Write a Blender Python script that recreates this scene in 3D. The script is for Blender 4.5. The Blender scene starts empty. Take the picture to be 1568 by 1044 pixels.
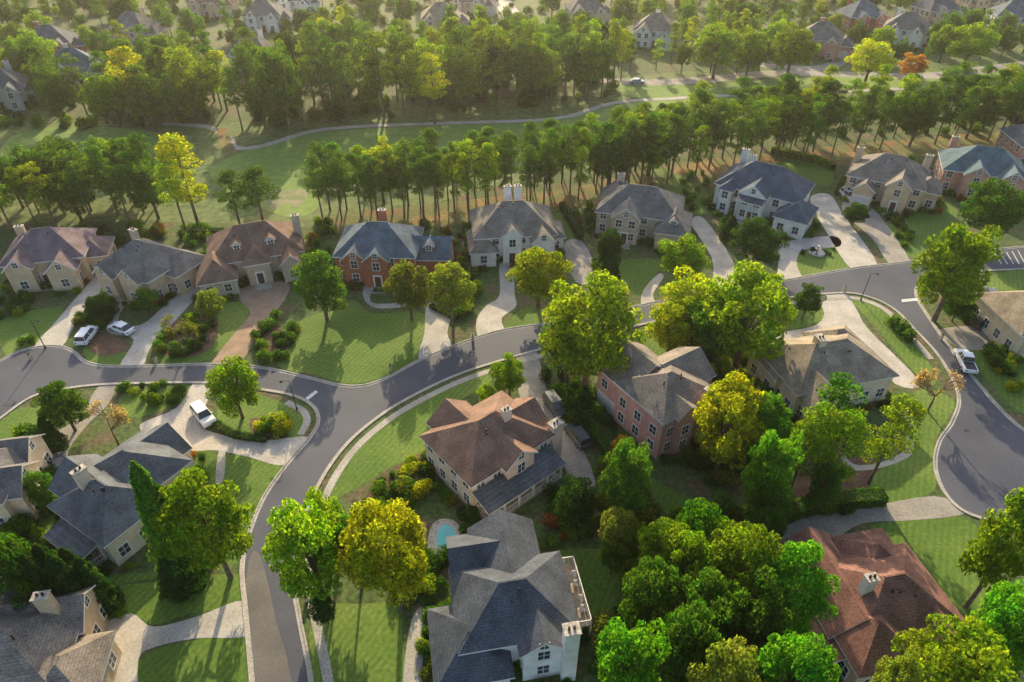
import bpy, math, random
import numpy as np
from mathutils import Vector, Matrix
random.seed(7); rng=np.random.default_rng(7)
R=math.radians
scene=bpy.context.scene
# ---------------------------------------------------------------- survey helpers
HC=68.0; PIT=R(38); F=24/36*1568; CX=784; CY=522.5
sP,cP=math.sin(PIT),math.cos(PIT)
def G(u,v):
    """survey point: ground position (metres) of a place read off the aerial photo"""
    dx=(u-CX)/F; dy=-(v-CY)/F
    d=(dx,cP+dy*sP,-sP+dy*cP); t=HC/-d[2]
    return (d[0]*t,d[1]*t)
def height_at(Y,vt):
    k=(CY-vt)/F
    return HC+Y*(k*cP-sP)/(cP+k*sP)
def depth(Y,z): return Y*cP-(z-HC)*sP
def inpoly(x,y,poly):
    c=False; n=len(poly); j=n-1
    for i in range(n):
        xi,yi=poly[i]; xj,yj=poly[j]
        if (yi>y)!=(yj>y) and x<(xj-xi)*(y-yi)/(yj-yi)+xi: c=not c
        j=i
    return c
def catmull(pts,closed=False,sub=5):
    n=len(pts); out=[]
    rngi=range(n) if closed else range(n-1)
    for i in rngi:
        if closed: p0,p1,p2,p3=pts[(i-1)%n],pts[i],pts[(i+1)%n],pts[(i+2)%n]
        else: p0,p1,p2,p3=pts[max(i-1,0)],pts[i],pts[i+1],pts[min(i+2,n-1)]
        for s in range(sub):
            t=s/sub
            out.append(tuple(.5*((2*p1[k])+(-p0[k]+p2[k])*t+(2*p0[k]-5*p1[k]+4*p2[k]-p3[k])*t*t+(-p0[k]+3*p1[k]-3*p2[k]+p3[k])*t**3) for k in (0,1)))
    if not closed: out.append(tuple(pts[-1]))
    return out
# ---------------------------------------------------------------- materials
def newmat(name):
    m=bpy.data.materials.new(name); m.use_nodes=True
    nt=m.node_tree; nt.nodes.clear()
    return m,nt,nt.nodes,nt.links
def nmat(name,c1,c2,scale=1.0,rough=.85,fine=6.0,famt=.35,bump=0,c3=None,wave=None,spec=.3,metal=0):
    m,nt,N,L=newmat(name)
    out=N.new('ShaderNodeOutputMaterial'); b=N.new('ShaderNodeBsdfPrincipled')
    b.inputs['Roughness'].default_value=rough; b.inputs['Specular IOR Level'].default_value=spec
    b.inputs['Metallic'].default_value=metal
    tc=N.new('ShaderNodeTexCoord'); n1=N.new('ShaderNodeTexNoise'); n1.inputs['Scale'].default_value=scale; n1.inputs['Detail'].default_value=5
    L.new(tc.outputs['Object'],n1.inputs['Vector'])
    cr=N.new('ShaderNodeValToRGB'); cr.color_ramp.elements[0].position=.36; cr.color_ramp.elements[1].position=.64
    cr.color_ramp.elements[0].color=(*c1,1); cr.color_ramp.elements[1].color=(*c2,1)
    if c3:
        e=cr.color_ramp.elements.new(.5); e.color=(*c3,1)
    L.new(n1.outputs['Fac'],cr.inputs['Fac'])
    n2=N.new('ShaderNodeTexNoise'); n2.inputs['Scale'].default_value=fine; n2.inputs['Detail'].default_value=3
    L.new(tc.outputs['Object'],n2.inputs['Vector'])
    mr=N.new('ShaderNodeMapRange'); mr.inputs['From Min'].default_value=.3; mr.inputs['From Max'].default_value=.7
    mr.inputs['To Min'].default_value=1-famt; mr.inputs['To Max'].default_value=1+famt
    L.new(n2.outputs['Fac'],mr.inputs['Value'])
    mx=N.new('ShaderNodeVectorMath'); mx.operation='SCALE'
    L.new(cr.outputs['Color'],mx.inputs[0]); L.new(mr.outputs['Result'],mx.inputs['Scale'])
    last=mx.outputs[0]
    if wave:
        w=N.new('ShaderNodeTexWave'); w.bands_direction=wave[0]; w.inputs['Scale'].default_value=wave[1]; w.inputs['Distortion'].default_value=wave[3] if len(wave)>3 else 0
        mp=N.new('ShaderNodeMapping'); mp.inputs['Rotation'].default_value=(0,0,wave[4] if len(wave)>4 else 0)
        L.new(tc.outputs['Object'],mp.inputs['Vector']); L.new(mp.outputs[0],w.inputs['Vector'])
        m2=N.new('ShaderNodeMapRange'); m2.inputs['To Min'].default_value=1-wave[2]; m2.inputs['To Max'].default_value=1+wave[2]
        L.new(w.outputs['Fac'],m2.inputs['Value'])
        s2=N.new('ShaderNodeVectorMath'); s2.operation='SCALE'; L.new(last,s2.inputs[0]); L.new(m2.outputs['Result'],s2.inputs['Scale']); last=s2.outputs[0]
    L.new(last,b.inputs['Base Color'])
    L.new(b.outputs[0],out.inputs[0]); return m
def leafmat():
    m,nt,N,L=newmat('leaves')
    out=N.new('ShaderNodeOutputMaterial'); oi=N.new('ShaderNodeObjectInfo'); ge=N.new('ShaderNodeNewGeometry')
    mr=N.new('ShaderNodeMapRange'); mr.inputs['To Min'].default_value=.5; mr.inputs['To Max'].default_value=1.45
    L.new(ge.outputs['Random Per Island'],mr.inputs['Value'])
    mr2=N.new('ShaderNodeMapRange'); mr2.inputs['To Min'].default_value=.78; mr2.inputs['To Max'].default_value=1.2
    L.new(oi.outputs['Random'],mr2.inputs['Value'])
    mu=N.new('ShaderNodeMath'); mu.operation='MULTIPLY'; L.new(mr.outputs[0],mu.inputs[0]); L.new(mr2.outputs[0],mu.inputs[1])
    tc=N.new('ShaderNodeTexCoord'); nz=N.new('ShaderNodeTexNoise'); nz.inputs['Scale'].default_value=.45; nz.inputs['Detail'].default_value=1; L.new(tc.outputs['Object'],nz.inputs['Vector'])
    hs=N.new('ShaderNodeHueSaturation'); L.new(oi.outputs['Color'],hs.inputs['Color']); L.new(mu.outputs[0],hs.inputs['Value'])
    mh=N.new('ShaderNodeMapRange'); mh.inputs['From Min'].default_value=.3; mh.inputs['From Max'].default_value=.7; mh.inputs['To Min'].default_value=.485; mh.inputs['To Max'].default_value=.53
    L.new(nz.outputs['Fac'],mh.inputs['Value']); L.new(mh.outputs[0],hs.inputs['Hue'])
    d=N.new('ShaderNodeBsdfDiffuse'); t=N.new('ShaderNodeBsdfTranslucent'); mx=N.new('ShaderNodeMixShader'); mx.inputs[0].default_value=.47
    L.new(hs.outputs[0],d.inputs[0])
    sc=N.new('ShaderNodeMix'); sc.data_type='RGBA'; sc.blend_type='MULTIPLY'; sc.inputs[0].default_value=1
    L.new(hs.outputs[0],sc.inputs[6]); sc.inputs[7].default_value=(2.05,1.95,.55,1); L.new(sc.outputs[2],t.inputs[0])
    L.new(d.outputs[0],mx.inputs[1]); L.new(t.outputs[0],mx.inputs[2]); L.new(mx.outputs[0],out.inputs[0]); return m
LEAF=leafmat()
BARK=nmat('bark',(.1,.07,.05),(.2,.145,.1),2,.95)
GROUND=nmat('ground_cover',(.065,.095,.026),(.125,.095,.05),.22,.95,fine=1.6,famt=.45,c3=(.08,.115,.03))
LAWN=nmat('lawn_grass',(.08,.145,.016),(.14,.2,.032),.09,.9,fine=2.2,famt=.25,wave=('X',.42,.1,.8,.5),c3=(.105,.175,.022))
FAIR=nmat('fairway_grass',(.14,.22,.035),(.2,.27,.06),.03,.9,fine=.5,famt=.2,c3=(.165,.245,.045))
ROUGHG=nmat('rough_grass',(.08,.135,.028),(.13,.155,.045),.05,.9,fine=.6,famt=.4)
MULCH=nmat('mulch',(.1,.055,.035),(.18,.11,.065),.6,.95,fine=4,famt=.5)
STRAW=nmat('pine_straw',(.22,.11,.04),(.28,.17,.06),.12,.95,fine=2,famt=.4,c3=(.12,.14,.04))
SAND=nmat('bare_sand',(.3,.26,.15),(.17,.2,.07),.4,.95)
ASPH=nmat('asphalt',(.05,.055,.073),(.082,.085,.105),.1,.75,fine=5,famt=.14,spec=.4)
ASPH_SUN=nmat('painted_sunlight',(.11,.1,.09),(.15,.135,.12),.3,.8,fine=5,famt=.16,spec=.4)  # asphalt with warm sunlight put into its colour
CONC=nmat('concrete',(.4,.36,.3),(.52,.47,.4),.35,.9,fine=3,famt=.17)
CONCD=nmat('old_concrete',(.25,.225,.185),(.35,.31,.265),.3,.9,fine=3,famt=.2)
KERB=nmat('kerb_concrete',(.34,.31,.26),(.45,.41,.35),.6,.9)
PAVER=nmat('brick_pavers',(.28,.185,.12),(.38,.26,.175),.5,.9,fine=5,famt=.3)
PATH=nmat('path_concrete',(.33,.3,.25),(.43,.39,.33),.3,.9)
WHITE=nmat('white_trim',(.74,.71,.66),(.8,.77,.73),1,.5,famt=.04)
LINE=nmat('road_paint',(.55,.55,.53),(.7,.7,.67),2,.6)
WATER=nmat('pool_water',(.06,.42,.42),(.11,.52,.5),.6,.06,famt=.1,spec=.6)
FWAT=nmat('fountain_water',(.1,.13,.12),(.14,.17,.16),.6,.06,famt=.1,spec=.6)
GLASS=nmat('window_glass',(.025,.033,.042),(.06,.07,.08),.3,.12,famt=.2,spec=.8)
DARK=nmat('dark_metal',(.02,.02,.022),(.04,.04,.04),1,.5)
DOORM=nmat('door_wood',(.08,.035,.02),(.12,.05,.03),2,.5)
GAR=nmat('garage_door',(.6,.58,.52),(.68,.66,.6),1,.5,famt=.05,wave=('Z',1.0,.08))
TYRE=nmat('tyre_rubber',(.015,.015,.015),(.03,.03,.03),3,.8)
STONE=nmat('stone',(.3,.26,.21),(.52,.46,.38),1.8,.9,fine=5,famt=.35)
WOODD=nmat('deck_wood',(.26,.2,.15),(.35,.28,.21),1,.8,wave=('X',3,.15))
def roofm(n,c):
    c=tuple(x*1.1 for x in c); a=tuple(x*.76 for x in c); b=tuple(x*1.2 for x in c)
    return nmat(n,a,b,.5,.9,fine=4.5,famt=.32,wave=('Z',1.9,.12,.6),spec=.2)
RF={'blue':roofm('shingle_blue_grey',(.1,.125,.145)),'gray':roofm('shingle_grey',(.14,.13,.122)),'taupe':roofm('shingle_taupe',(.19,.16,.132)),
    'brown':roofm('shingle_brown',(.19,.115,.082)),'purple':roofm('shingle_mauve',(.165,.12,.125)),'navy':roofm('shingle_navy',(.07,.088,.115)),
    'red':roofm('shingle_red_brown',(.2,.1,.075)),'tan':roofm('shingle_tan',(.24,.195,.14)),'char':roofm('shingle_charcoal',(.068,.076,.09)),
    'teal':roofm('shingle_teal',(.085,.13,.142)),'slate':roofm('shingle_slate',(.1,.107,.115))}
def wallm(n,c,f=.12,w=None): return nmat(n,tuple(x*.9 for x in c),tuple(x*1.1 for x in c),.8,.85,fine=5,famt=f,wave=w)
WL={'cream':wallm('stucco_cream',(.72,.58,.41)),'pinkcream':wallm('stucco_pink_cream',(.76,.56,.42)),'white':wallm('siding_white',(.77,.74,.68),.06,('Z',2.5,.06)),
    'brick':wallm('brick_red',(.42,.14,.085),.3),'pinkbrick':wallm('brick_pink',(.62,.32,.25),.2),'tan':wallm('stucco_tan',(.6,.44,.28)),
    'stone':wallm('stone_veneer',(.5,.4,.29),.35),'grey':wallm('siding_grey',(.5,.5,.48),.06,('Z',2.5,.08)),'rose':wallm('brick_rose',(.52,.28,.21),.2),'peach':wallm('stucco_peach',(.6,.45,.32))}
# ---------------------------------------------------------------- mesh utils
def link(o,parent=None):
    scene.collection.objects.link(o)
    if parent: o.parent=parent
    return o
def mk(name,verts,faces,mats,parent=None):
    me=bpy.data.meshes.new(name); me.from_pydata([tuple(v) for v in verts],[],faces)
    for m in (mats if isinstance(mats,(list,tuple)) else [mats]): me.materials.append(m)
    me.update(); return link(bpy.data.objects.new(name,me),parent)
def empty(name,loc=(0,0,0),rot=0):
    e=bpy.data.objects.new(name,None); e.location=loc; e.rotation_euler=(0,0,rot); e.empty_display_size=.5; return link(e)
def sheet(name,px,z,mat,closed_sub=4):
    w=[G(*p) for p in px]
    if closed_sub: w=catmull(w,True,closed_sub)
    mk(name,[(x,y,z) for x,y in w],[list(range(len(w)))],mat); return w
def offset(pts,d):
    out=[]; n=len(pts)
    for i in range(n):
        a=pts[max(i-1,0)]; b=pts[min(i+1,n-1)]
        tx,ty=b[0]-a[0],b[1]-a[1]; l=math.hypot(tx,ty) or 1
        out.append((pts[i][0]-ty/l*d,pts[i][1]+tx/l*d))
    return out
def strip(name,pts,a,b,z,mat,side=0):
    A=offset(pts,a); Bp=offset(pts,b); v=[];f=[]
    n=len(pts)
    for i in range(n): v+= [(A[i][0],A[i][1],z),(Bp[i][0],Bp[i][1],z),(A[i][0],A[i][1],z-side),(Bp[i][0],Bp[i][1],z-side)]
    for i in range(n-1):
        k=4*i; f.append([k,k+4,k+5,k+1])
        if side: f.append([k,k+4,k+6,k+2]); f.append([k+1,k+5,k+7,k+3])
    return mk(name,v,f,mat)
class B:
    def __init__(s): s.d={}
    def face(s,mat,pts):
        v,f=s.d.setdefault(mat.name,([],[])); k=len(v); v+= [tuple(p) for p in pts]; f.append(list(range(k,k+len(pts))))
    def box(s,mat,x0,y0,z0,x1,y1,z1):
        p=[(x0,y0,z0),(x1,y0,z0),(x1,y1,z0),(x0,y1,z0),(x0,y0,z1),(x1,y0,z1),(x1,y1,z1),(x0,y1,z1)]
        for q in ((0,3,2,1),(4,5,6,7),(0,1,5,4),(1,2,6,5),(2,3,7,6),(3,0,4,7)): s.face(mat,[p[i] for i in q])
    def cyl(s,mat,x,y,z0,z1,r0,r1,n=10,axis='z'):
        c=[(math.cos(2*math.pi*i/n),math.sin(2*math.pi*i/n)) for i in range(n)]
        def P(a,b,h): return (x+a,y+b,h) if axis=='z' else ((x+a,h,y+b))
        A=[P(a*r0,b*r0,z0) for a,b in c]; Bq=[P(a*r1,b*r1,z1) for a,b in c]
        for i in range(n): s.face(mat,[A[i],A[(i+1)%n],Bq[(i+1)%n],Bq[i]])
        s.face(mat,A[::-1]); s.face(mat,Bq)
    def build(s,parent,names={}):
        for mn,(v,f) in s.d.items(): mk(names.get(mn,mn),v,f,bpy.data.materials[mn],parent)
# ---------------------------------------------------------------- foliage meshes
def leaves(cent,nrm,size,asp=.62):
    n=len(cent); r=rng.normal(size=(n,3)); nn=nrm/np.linalg.norm(nrm,axis=1,keepdims=True)
    t=np.cross(nn,r); t/=np.linalg.norm(t,axis=1,keepdims=True); b=np.cross(nn,t)
    s=size[:,None]
    V=np.stack([cent+t*s,cent+b*s*asp,cent-t*s,cent-b*s*asp],1).reshape(-1,3)
    return V
def udir(n):
    d=rng.normal(size=(n,3)); return d/np.linalg.norm(d,axis=1,keepdims=True)
def tube(p0,p1,r0,r1,V,Fc,n=6):
    p0=Vector(p0);p1=Vector(p1);d=(p1-p0).normalized(); a=d.orthogonal().normalized(); b=d.cross(a); k=len(V)
    for p,r in((p0,r0),(p1,r1)):
        for i in range(n):
            q=p+a*math.cos(2*math.pi*i/n)*r+b*math.sin(2*math.pi*i/n)*r; V.append(tuple(q))
    for i in range(n): Fc.append([k+i,k+(i+1)%n,k+n+(i+1)%n,k+n+i])
def plantmesh(name,LV,TV,TF):
    nl=len(LV)//4; nt=len(TV)
    verts=np.vstack([np.array(TV).reshape(-1,3),LV]) if nt else LV
    me=bpy.data.meshes.new(name)
    me.vertices.add(len(verts)); me.vertices.foreach_set('co',verts.astype(np.float32).ravel())
    nf=len(TF)+nl
    tl=np.array(TF,dtype=np.int32).ravel() if TF else np.zeros(0,np.int32)
    loops=np.concatenate([tl,np.arange(nl*4,dtype=np.int32)+nt])
    me.loops.add(len(loops)); me.loops.foreach_set('vertex_index',loops)
    me.polygons.add(nf); me.polygons.foreach_set('loop_start',np.arange(nf,dtype=np.int32)*4)
    mi=np.concatenate([np.zeros(len(TF),np.int32),np.ones(nl,np.int32)])
    me.materials.append(BARK); me.materials.append(LEAF)
    me.polygons.foreach_set('material_index',mi); me.update(calc_edges=True); me.validate(); return me
def clumpleaves(C,Rr,per,s0,s1,squash=.75,low=-.5):
    P=[];Nn=[];S=[]
    for c,r in zip(C,Rr):
        n=int(per*(r/1.6)**2)
        d=udir(n); d=d[d[:,2]>low*1.2]; n=len(d)
        rad=r*(1-np.abs(rng.normal(0,.2,n)))
        p=c+d*rad[:,None]*np.array([1,1,squash]); P.append(p); Nn.append(d*.7+rng.normal(size=(n,3))*.55+np.array([0,0,.25])); S.append(rng.uniform(s0,s1,n))
    return leaves(np.vstack(P),np.vstack(Nn),np.concatenate(S))
def oak(seed,H=12.,W=10.,ncl=80,per=400,s=(.125,.26)):
    C=[];Rr=[]
    cz=H*.55; rx=W/2; rz=H*.44
    tries=0
    lob=rng.uniform(.8,1.12,8)
    while len(C)<ncl and tries<4000:
        tries+=1
        d=udir(1)[0]
        if d[2]<-.75: continue
        q=rng.uniform(.5,.9)*lob[int((math.atan2(d[1],d[0])+math.pi)/(2*math.pi)*7.99)]
        r=rng.uniform(.55,1.5)
        k=1 if d[2]>-.1 else .88
        p=np.array([d[0]*rx*q*k,d[1]*rx*q*k,cz+d[2]*rz*q])
        if any(np.linalg.norm(p-c)<.55*max(r,o) for c,o in zip(C,Rr)): continue
        C.append(p);Rr.append(r)
    LV=clumpleaves(C,Rr,per,*s)
    TV=[];TF=[]; tube((0,0,-.2),(0,0,H*.3),.36,.26,TV,TF,8); tube((0,0,H*.3),(.2,.1,H*.6),.26,.12,TV,TF,8)
    for c in C[:18]: 
        m=np.array([c[0]*.4,c[1]*.4,H*.28+(c[2]-H*.28)*.55]); tube((0,0,H*.26),m,.15,.09,TV,TF,5); tube(m,c,.09,.04,TV,TF,5)
    return plantmesh('oak%d'%seed,LV,TV,TF)
def pine(seed,H=20.,W=8.,ncl=50,z0=.33):
    C=[];Rr=[]
    W=W*rng.uniform(.85,1.12); z0=z0+rng.uniform(-.06,.08)
    for i in range(ncl):
        t=rng.uniform(0,1)**.85; z=H*(z0+(.96-z0)*t); a=rng.uniform(0,6.28); mr=W/2*(1-.62*t**2.4)*(.5+.5*min(1,t*4))
        q=mr*rng.uniform(.2,.88); C.append(np.array([math.cos(a)*q,math.sin(a)*q,z])); Rr.append(rng.uniform(.72,1.45))
    LV=clumpleaves(C,Rr,225,.12,.27,.64)
    TV=[];TF=[]; lean=rng.uniform(-.5,.5,2); tube((0,0,-.2),(lean[0]*.4,lean[1]*.4,H*.5),.26,.19,TV,TF,7); tube((lean[0]*.4,lean[1]*.4,H*.5),(lean[0]*.6,lean[1]*.6,H*.95),.19,.04,TV,TF,7)
    for c in C[:22]: tube((lean[0]*.4,lean[1]*.4,c[2]-.8),c,.07,.03,TV,TF,4)
    return plantmesh('pine%d'%seed,LV,TV,TF)
def conifer(seed,H=9.,W=3.6,n=8500):
    t=rng.uniform(0,1,n)**1.3; a=rng.uniform(0,6.28,n)
    r=W/2*(1-t)**.6*(1+.13*np.sin(t*40+a*2)+.16*np.sin(a*5+t*9))*rng.uniform(.7,1.05,n)
    P=np.stack([np.cos(a)*r,np.sin(a)*r,.3+t*(H-.3)],1); Nn=np.stack([np.cos(a),np.sin(a),np.full(n,.4)],1)+rng.normal(size=(n,3))*.5
    LV=leaves(P,Nn,rng.uniform(.08,.2,n)); TV=[];TF=[]; tube((0,0,-.1),(0,0,H*.8),.16,.04,TV,TF,6)
    return plantmesh('conifer%d'%seed,LV,TV,TF)
def shrub(seed,n=900):
    C=[np.array([rng.uniform(-.45,.45),rng.uniform(-.45,.45),rng.uniform(.35,.85)]) for _ in range(7)]; P=[];Nn=[]
    for c in C:
        d=udir(n//7); P.append(c+d*rng.uniform(.38,.58,(len(d),1))); Nn.append(d+rng.normal(size=d.shape)*.5)
    P=np.vstack(P); P[:,2]=np.maximum(P[:,2],.02)
    return plantmesh('shrub%d'%seed,leaves(P,np.vstack(Nn),rng.uniform(.06,.13,len(P))),[],[])
def baretree(seed):
    TV=[];TF=[];P=[]
    def br(p,d,l,r,k):
        q=p+d*l; tube(p,q,r,r*.6,TV,TF,4)
        if k==0: P.append(np.array(q)); return
        for _ in range(4 if k>1 else 3):
            nd=(d+Vector(rng.normal(size=3))*.55); nd.z=abs(nd.z)*.7+.2; br(q,nd.normalized(),l*.72,r*.55,k-1)
    br(Vector((0,0,0)),Vector((0,0,1)),1.5,.16,4)
    P=np.array(P); P=np.vstack([P+rng.normal(size=P.shape)*.15 for _ in range(6)])
    return plantmesh('bare%d'%seed,leaves(P,rng.normal(size=P.shape),rng.uniform(.06,.12,len(P))),TV,TF)
OAK=[oak(i) for i in range(7)]; PINE=[pine(i) for i in range(7)]; CON=[conifer(i) for i in range(2)]; SHR=[shrub(i) for i in range(4)]; BARE=[baretree(0)]
COL=dict(Y=(.3,.31,.015),YG=(.17,.245,.016),GR=(.078,.16,.02),BG=(.09,.215,.016),DK=(.042,.09,.02),OL=(.15,.175,.03),OR=(.36,.18,.03),RD=(.2,.09,.035),PN=(.09,.155,.028),PY=(.22,.27,.022),BR=(.32,.23,.15),PK=(.36,.25,.19))
def put(mesh,name,x,y,sx,sz,col,parent=None,z=0):
    o=bpy.data.objects.new(name,mesh); o.location=(x,y,z); o.scale=(sx*random.uniform(.93,1.07),sx*random.uniform(.93,1.07),sz); o.rotation_euler=(0,0,random.uniform(0,6.28))
    j=random.uniform(.85,1.15); c=COL[col]; o.color=(c[0]*j*random.uniform(.88,1.08),c[1]*j,c[2]*j,1); return link(o,parent)
def tree(u,vt,vb,w,kind='oak',col='GR',name=None):
    y=G(u,vb)[1]; h=max(2.,height_at(y,vt)); x=(u-CX)/F*depth(y,h*.55); wm=w/(F/depth(y,h*.6))
    if kind=='oak': put(random.choice(OAK),name or 'deciduous_tree',x,y,wm/10.2,h/12.2,col)
    elif kind=='pine': put(random.choice(PINE),name or 'pine_tree',x,y,wm/8.,h/20,col)
    elif kind=='con': put(random.choice(CON),name or 'evergreen_tree',x,y,wm/3.6,h/9,col)
    elif kind=='bare': put(BARE[0],name or 'ornamental_tree',x,y,wm/5.5,h/4.6,col)
# ---------------------------------------------------------------- ground, roads
mk('ground',[(-2500,-600,0),(2500,-600,0),(2500,5000,0),(-2500,5000,0)],[[0,1,2,3]],GROUND)
E1=[(-150,650),(-60,590),(0,553),(40,535),(85,530),(112,538),(128,552),(155,560),(210,561),(320,558),(400,563),(470,578),(520,590),(560,590),(600,575),(640,553),(700,528),(760,508),(820,498),(900,487),(980,468),(1060,452),(1130,440),(1200,430),(1300,412),(1380,402),(1500,385),(1568,378),(1640,370)]
E2=[(1640,404),(1568,412),(1500,416),(1430,426),(1407,437),(1404,455),(1425,490),(1460,540),(1500,590),(1540,635),(1580,668),(1650,720)]
E3=[(1650,850),(1568,815),(1510,797),(1470,780),(1443,750),(1431,712),(1438,675),(1458,645),(1467,605),(1440,550),(1400,505),(1370,475),(1335,457),(1290,449),(1195,458),(1130,468),(1060,482),(985,497),(900,520),(830,535),(760,555),(700,575),(640,603),(590,632),(540,672),(505,715),(480,760),(465,800),(455,850),(452,900),(460,950),(470,1000),(478,1045),(490,1130),(500,1250)]
E4=[(400,1250),(392,1130),(385,1045),(375,935),(370,870),(380,820),(405,760),(440,710),(476,668),(487,643),(478,622),(450,607),(400,597),(320,587),(200,588),(150,590),(100,596),(50,608),(0,642),(-60,690),(-140,760)]
WE=[catmull([G(*p) for p in e],False,5) for e in (E1,E2,E3,E4)]
roadpoly=[p for e in WE for p in e]
mk('road',[(x,y,.03) for x,y in roadpoly],[list(range(len(roadpoly)))],ASPH)
for e in WE: 
    strip('kerb',e,0,.2,.13,KERB,.14); strip('gutter',e,-.34,-.005,.04,KERB)
def sub(e,a,b): return catmull([G(*p) for p in e[a:b]],False,5)
for e,a,b in ((E3,18,31),(E3,9,15),(E4,8,12),(E3,30,35)): strip('sidewalk',sub(e,a,b),1.0,2.0,.045,PATH,.04)
sheet('painted_sunlight',[(392,1100),(388,1045),(379,960),(376,900),(384,850),(398,850),(412,900),(425,960),(440,1010),(450,1100)],.034,ASPH_SUN,3)  # sunlit streak on the lower road, painted as a paler sheet
drives=[]
def drive(px,mat=CONC,name='driveway',z=.024,s=4): drives.append(sheet(name,px,z,mat,s))
drive([(155,415),(172,425),(125,480),(92,534),(52,534),(88,490),(135,435)])
drive([(298,425),(318,432),(270,490),(232,530),(217,563),(183,563),(205,520),(172,512),(165,500),(215,498),(250,470)])
drive([(372,440),(438,432),(437,458),(402,500),(376,545),(352,563),(322,560),(360,510),(383,480),(368,460)],PAVER)
drive([(655,465),(690,475),(685,510),(690,535),(642,552),(650,510)])
drive([(765,405),(785,408),(788,450),(790,470),(768,488),(772,512),(735,519),(730,490),(745,468),(765,452)])
drive([(863,375),(892,370),(915,425),(882,432)],CONCD)
drive([(1058,342),(1078,335),(1122,400),(1126,440),(1094,446),(1090,395)])
drive([(1240,305),(1270,298),(1292,330),(1345,408),(1305,413),(1268,360)])
drive([(1198,372),(1275,362),(1285,378),(1230,383),(1220,405),(1228,430),(1193,434),(1193,395)])
drive([(1300,300),(1330,310),(1395,402),(1362,404),(1335,365),(1290,325)],CONCD)
drive([(790,545),(820,536),(838,600),(868,640),(912,738),(878,742),(838,655),(800,620)],CONCD)
drive([(150,593),(178,590),(165,620),(135,650),(105,690),(100,725),(60,720),(60,680),(120,640)],CONCD)
drive([(298,586),(326,586),(320,610),(305,648),(335,665),(400,675),(474,670),(438,712),(380,700),(330,690),(290,690),(232,670),(215,650),(270,625)])
drive([(376,920),(384,972),(300,978),(235,992),(212,1010),(200,1080),(90,1080),(105,995),(160,955),(202,940),(235,960),(300,945)])
drive([(638,935),(665,928),(648,970),(645,1060),(618,1060),(624,980)],PATH)
drive([(983,470),(985,445),(1008,420),(1016,425),(1000,450),(1005,468)],CONC)
drive([(1185,512),(1245,500),(1262,480),(1252,453),(1292,448),(1312,475),(1330,505),(1408,585),(1370,588),(1330,535),(1270,515),(1185,527)])
drive([(1185,808),(1180,795),(1300,782),(1430,760),(1478,786),(1400,797),(1320,802),(1275,830),(1240,845),(1190,835)],CONCD)
drive([(1438,505),(1500,498),(1535,498),(1548,530),(1480,536),(1452,522)],CONCD)
drive([(560,430),(570,430),(568,462),(600,465),(620,463),(620,470),(575,472),(556,455)],PATH,'garden_path',.02)
drive([(335,690),(345,690),(342,735),(330,738)],PATH,'garden_path',.02)
drive([(175,478),(190,455),(197,457),(183,482),(180,500),(165,500)],PATH,'garden_path',.02)
drive([(1290,695),(1310,712),(1350,708),(1385,690),(1388,670),(1398,672),(1395,697),(1352,716),(1305,720),(1285,700)],PATH,'garden_path',.02)
def lawn(px,mat=LAWN,name='lawn',z=.012): sheet(name,px,z,mat,4)
for l in ([(440,500),(520,468),(545,460),(570,480),(655,482),(645,545),(600,572),(540,588),(480,574),(425,560),(450,525)],
  [(755,563),(745,590),(660,640),(650,690),(600,715),(560,740),(500,768),(510,730),(560,675),(640,615)],
  [(400,605),(468,635),(462,668),(380,672),(338,655),(335,620),(360,600)],[(345,698),(436,708),(400,780),(378,840),(345,868),(325,800),(340,735)],
  [(145,905),(250,890),(372,880),(372,925),(290,940),(235,957),(200,940),(135,955)],[(215,1010),(300,980),(382,975),(390,1100),(215,1100)],
  [(478,940),(560,925),(625,925),(615,960),(618,1100),(500,1100)],[(850,845),(960,850),(950,930),(910,960),(870,890)],
  [(1335,805),(1475,792),(1520,870),(1512,965),(1440,905),(1370,840)],[(1398,600),(1462,615),(1432,675),(1430,752),(1340,770),(1340,725),(1392,692)],
  [(1305,460),(1365,480),(1425,560),(1430,590),(1400,570),(1345,505)],[(1222,388),(1275,380),(1300,410),(1230,424)],[(1338,350),(1455,310),(1460,360),(1450,385),(1400,398),(1370,370)],
  [(918,402),(1012,398),(1000,425),(980,455),(940,430)],[(0,492),(92,470),(80,500),(50,530),(10,545)],[(1515,425),(1600,412),(1600,470),(1535,465)],
  [(322,470),(378,465),(372,500),(330,548),(240,555),(260,520),(320,515)],[(130,530),(175,520),(195,540),(185,560),(140,556)],[(200,597),(295,595),(260,625),(200,640),(180,625)],
  [(1205,480),(1255,462),(1258,490),(1200,505)],[(790,480),(825,470),(835,495),(765,510)],[(0,640),(70,620),(60,660),(0,690)],[(1180,250),(1265,250),(1268,285),(1200,262)],
  [(1500,520),(1600,560),(1640,650),(1560,630),(1510,580),(1480,540)],[(1000,560),(960,520),(1010,510),(1030,540)],[(60,790),(90,800),(120,870),(60,850)],
  [(950,700),(1010,740),(1100,790),(1040,800),(1000,760)],[(980,245),(1080,290),(1070,330),(1020,290)],[(830,330),(880,330),(900,365),(865,370)],[(300,690),(335,700),(330,760),(300,770)],[(100,890),(145,880),(260,880),(140,900)]): lawn(l)
sheet('rough_grass',[(-300,260),(-100,200),(100,185),(300,190),(500,180),(700,160),(900,140),(960,118),(1200,100),(1700,70),(1700,140),(1300,175),(1150,190),(980,240),(760,285),(520,345),(300,340),(0,345),(-300,400)],.004,ROUGHG,3)
sheet('fairway',[(325,255),(420,218),(520,200),(700,192),(850,185),(940,162),(1010,155),(1120,155),(1090,180),(1000,195),(900,225),(700,265),(520,285),(480,325),(430,330),(345,290)],.010,FAIR,4)
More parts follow.
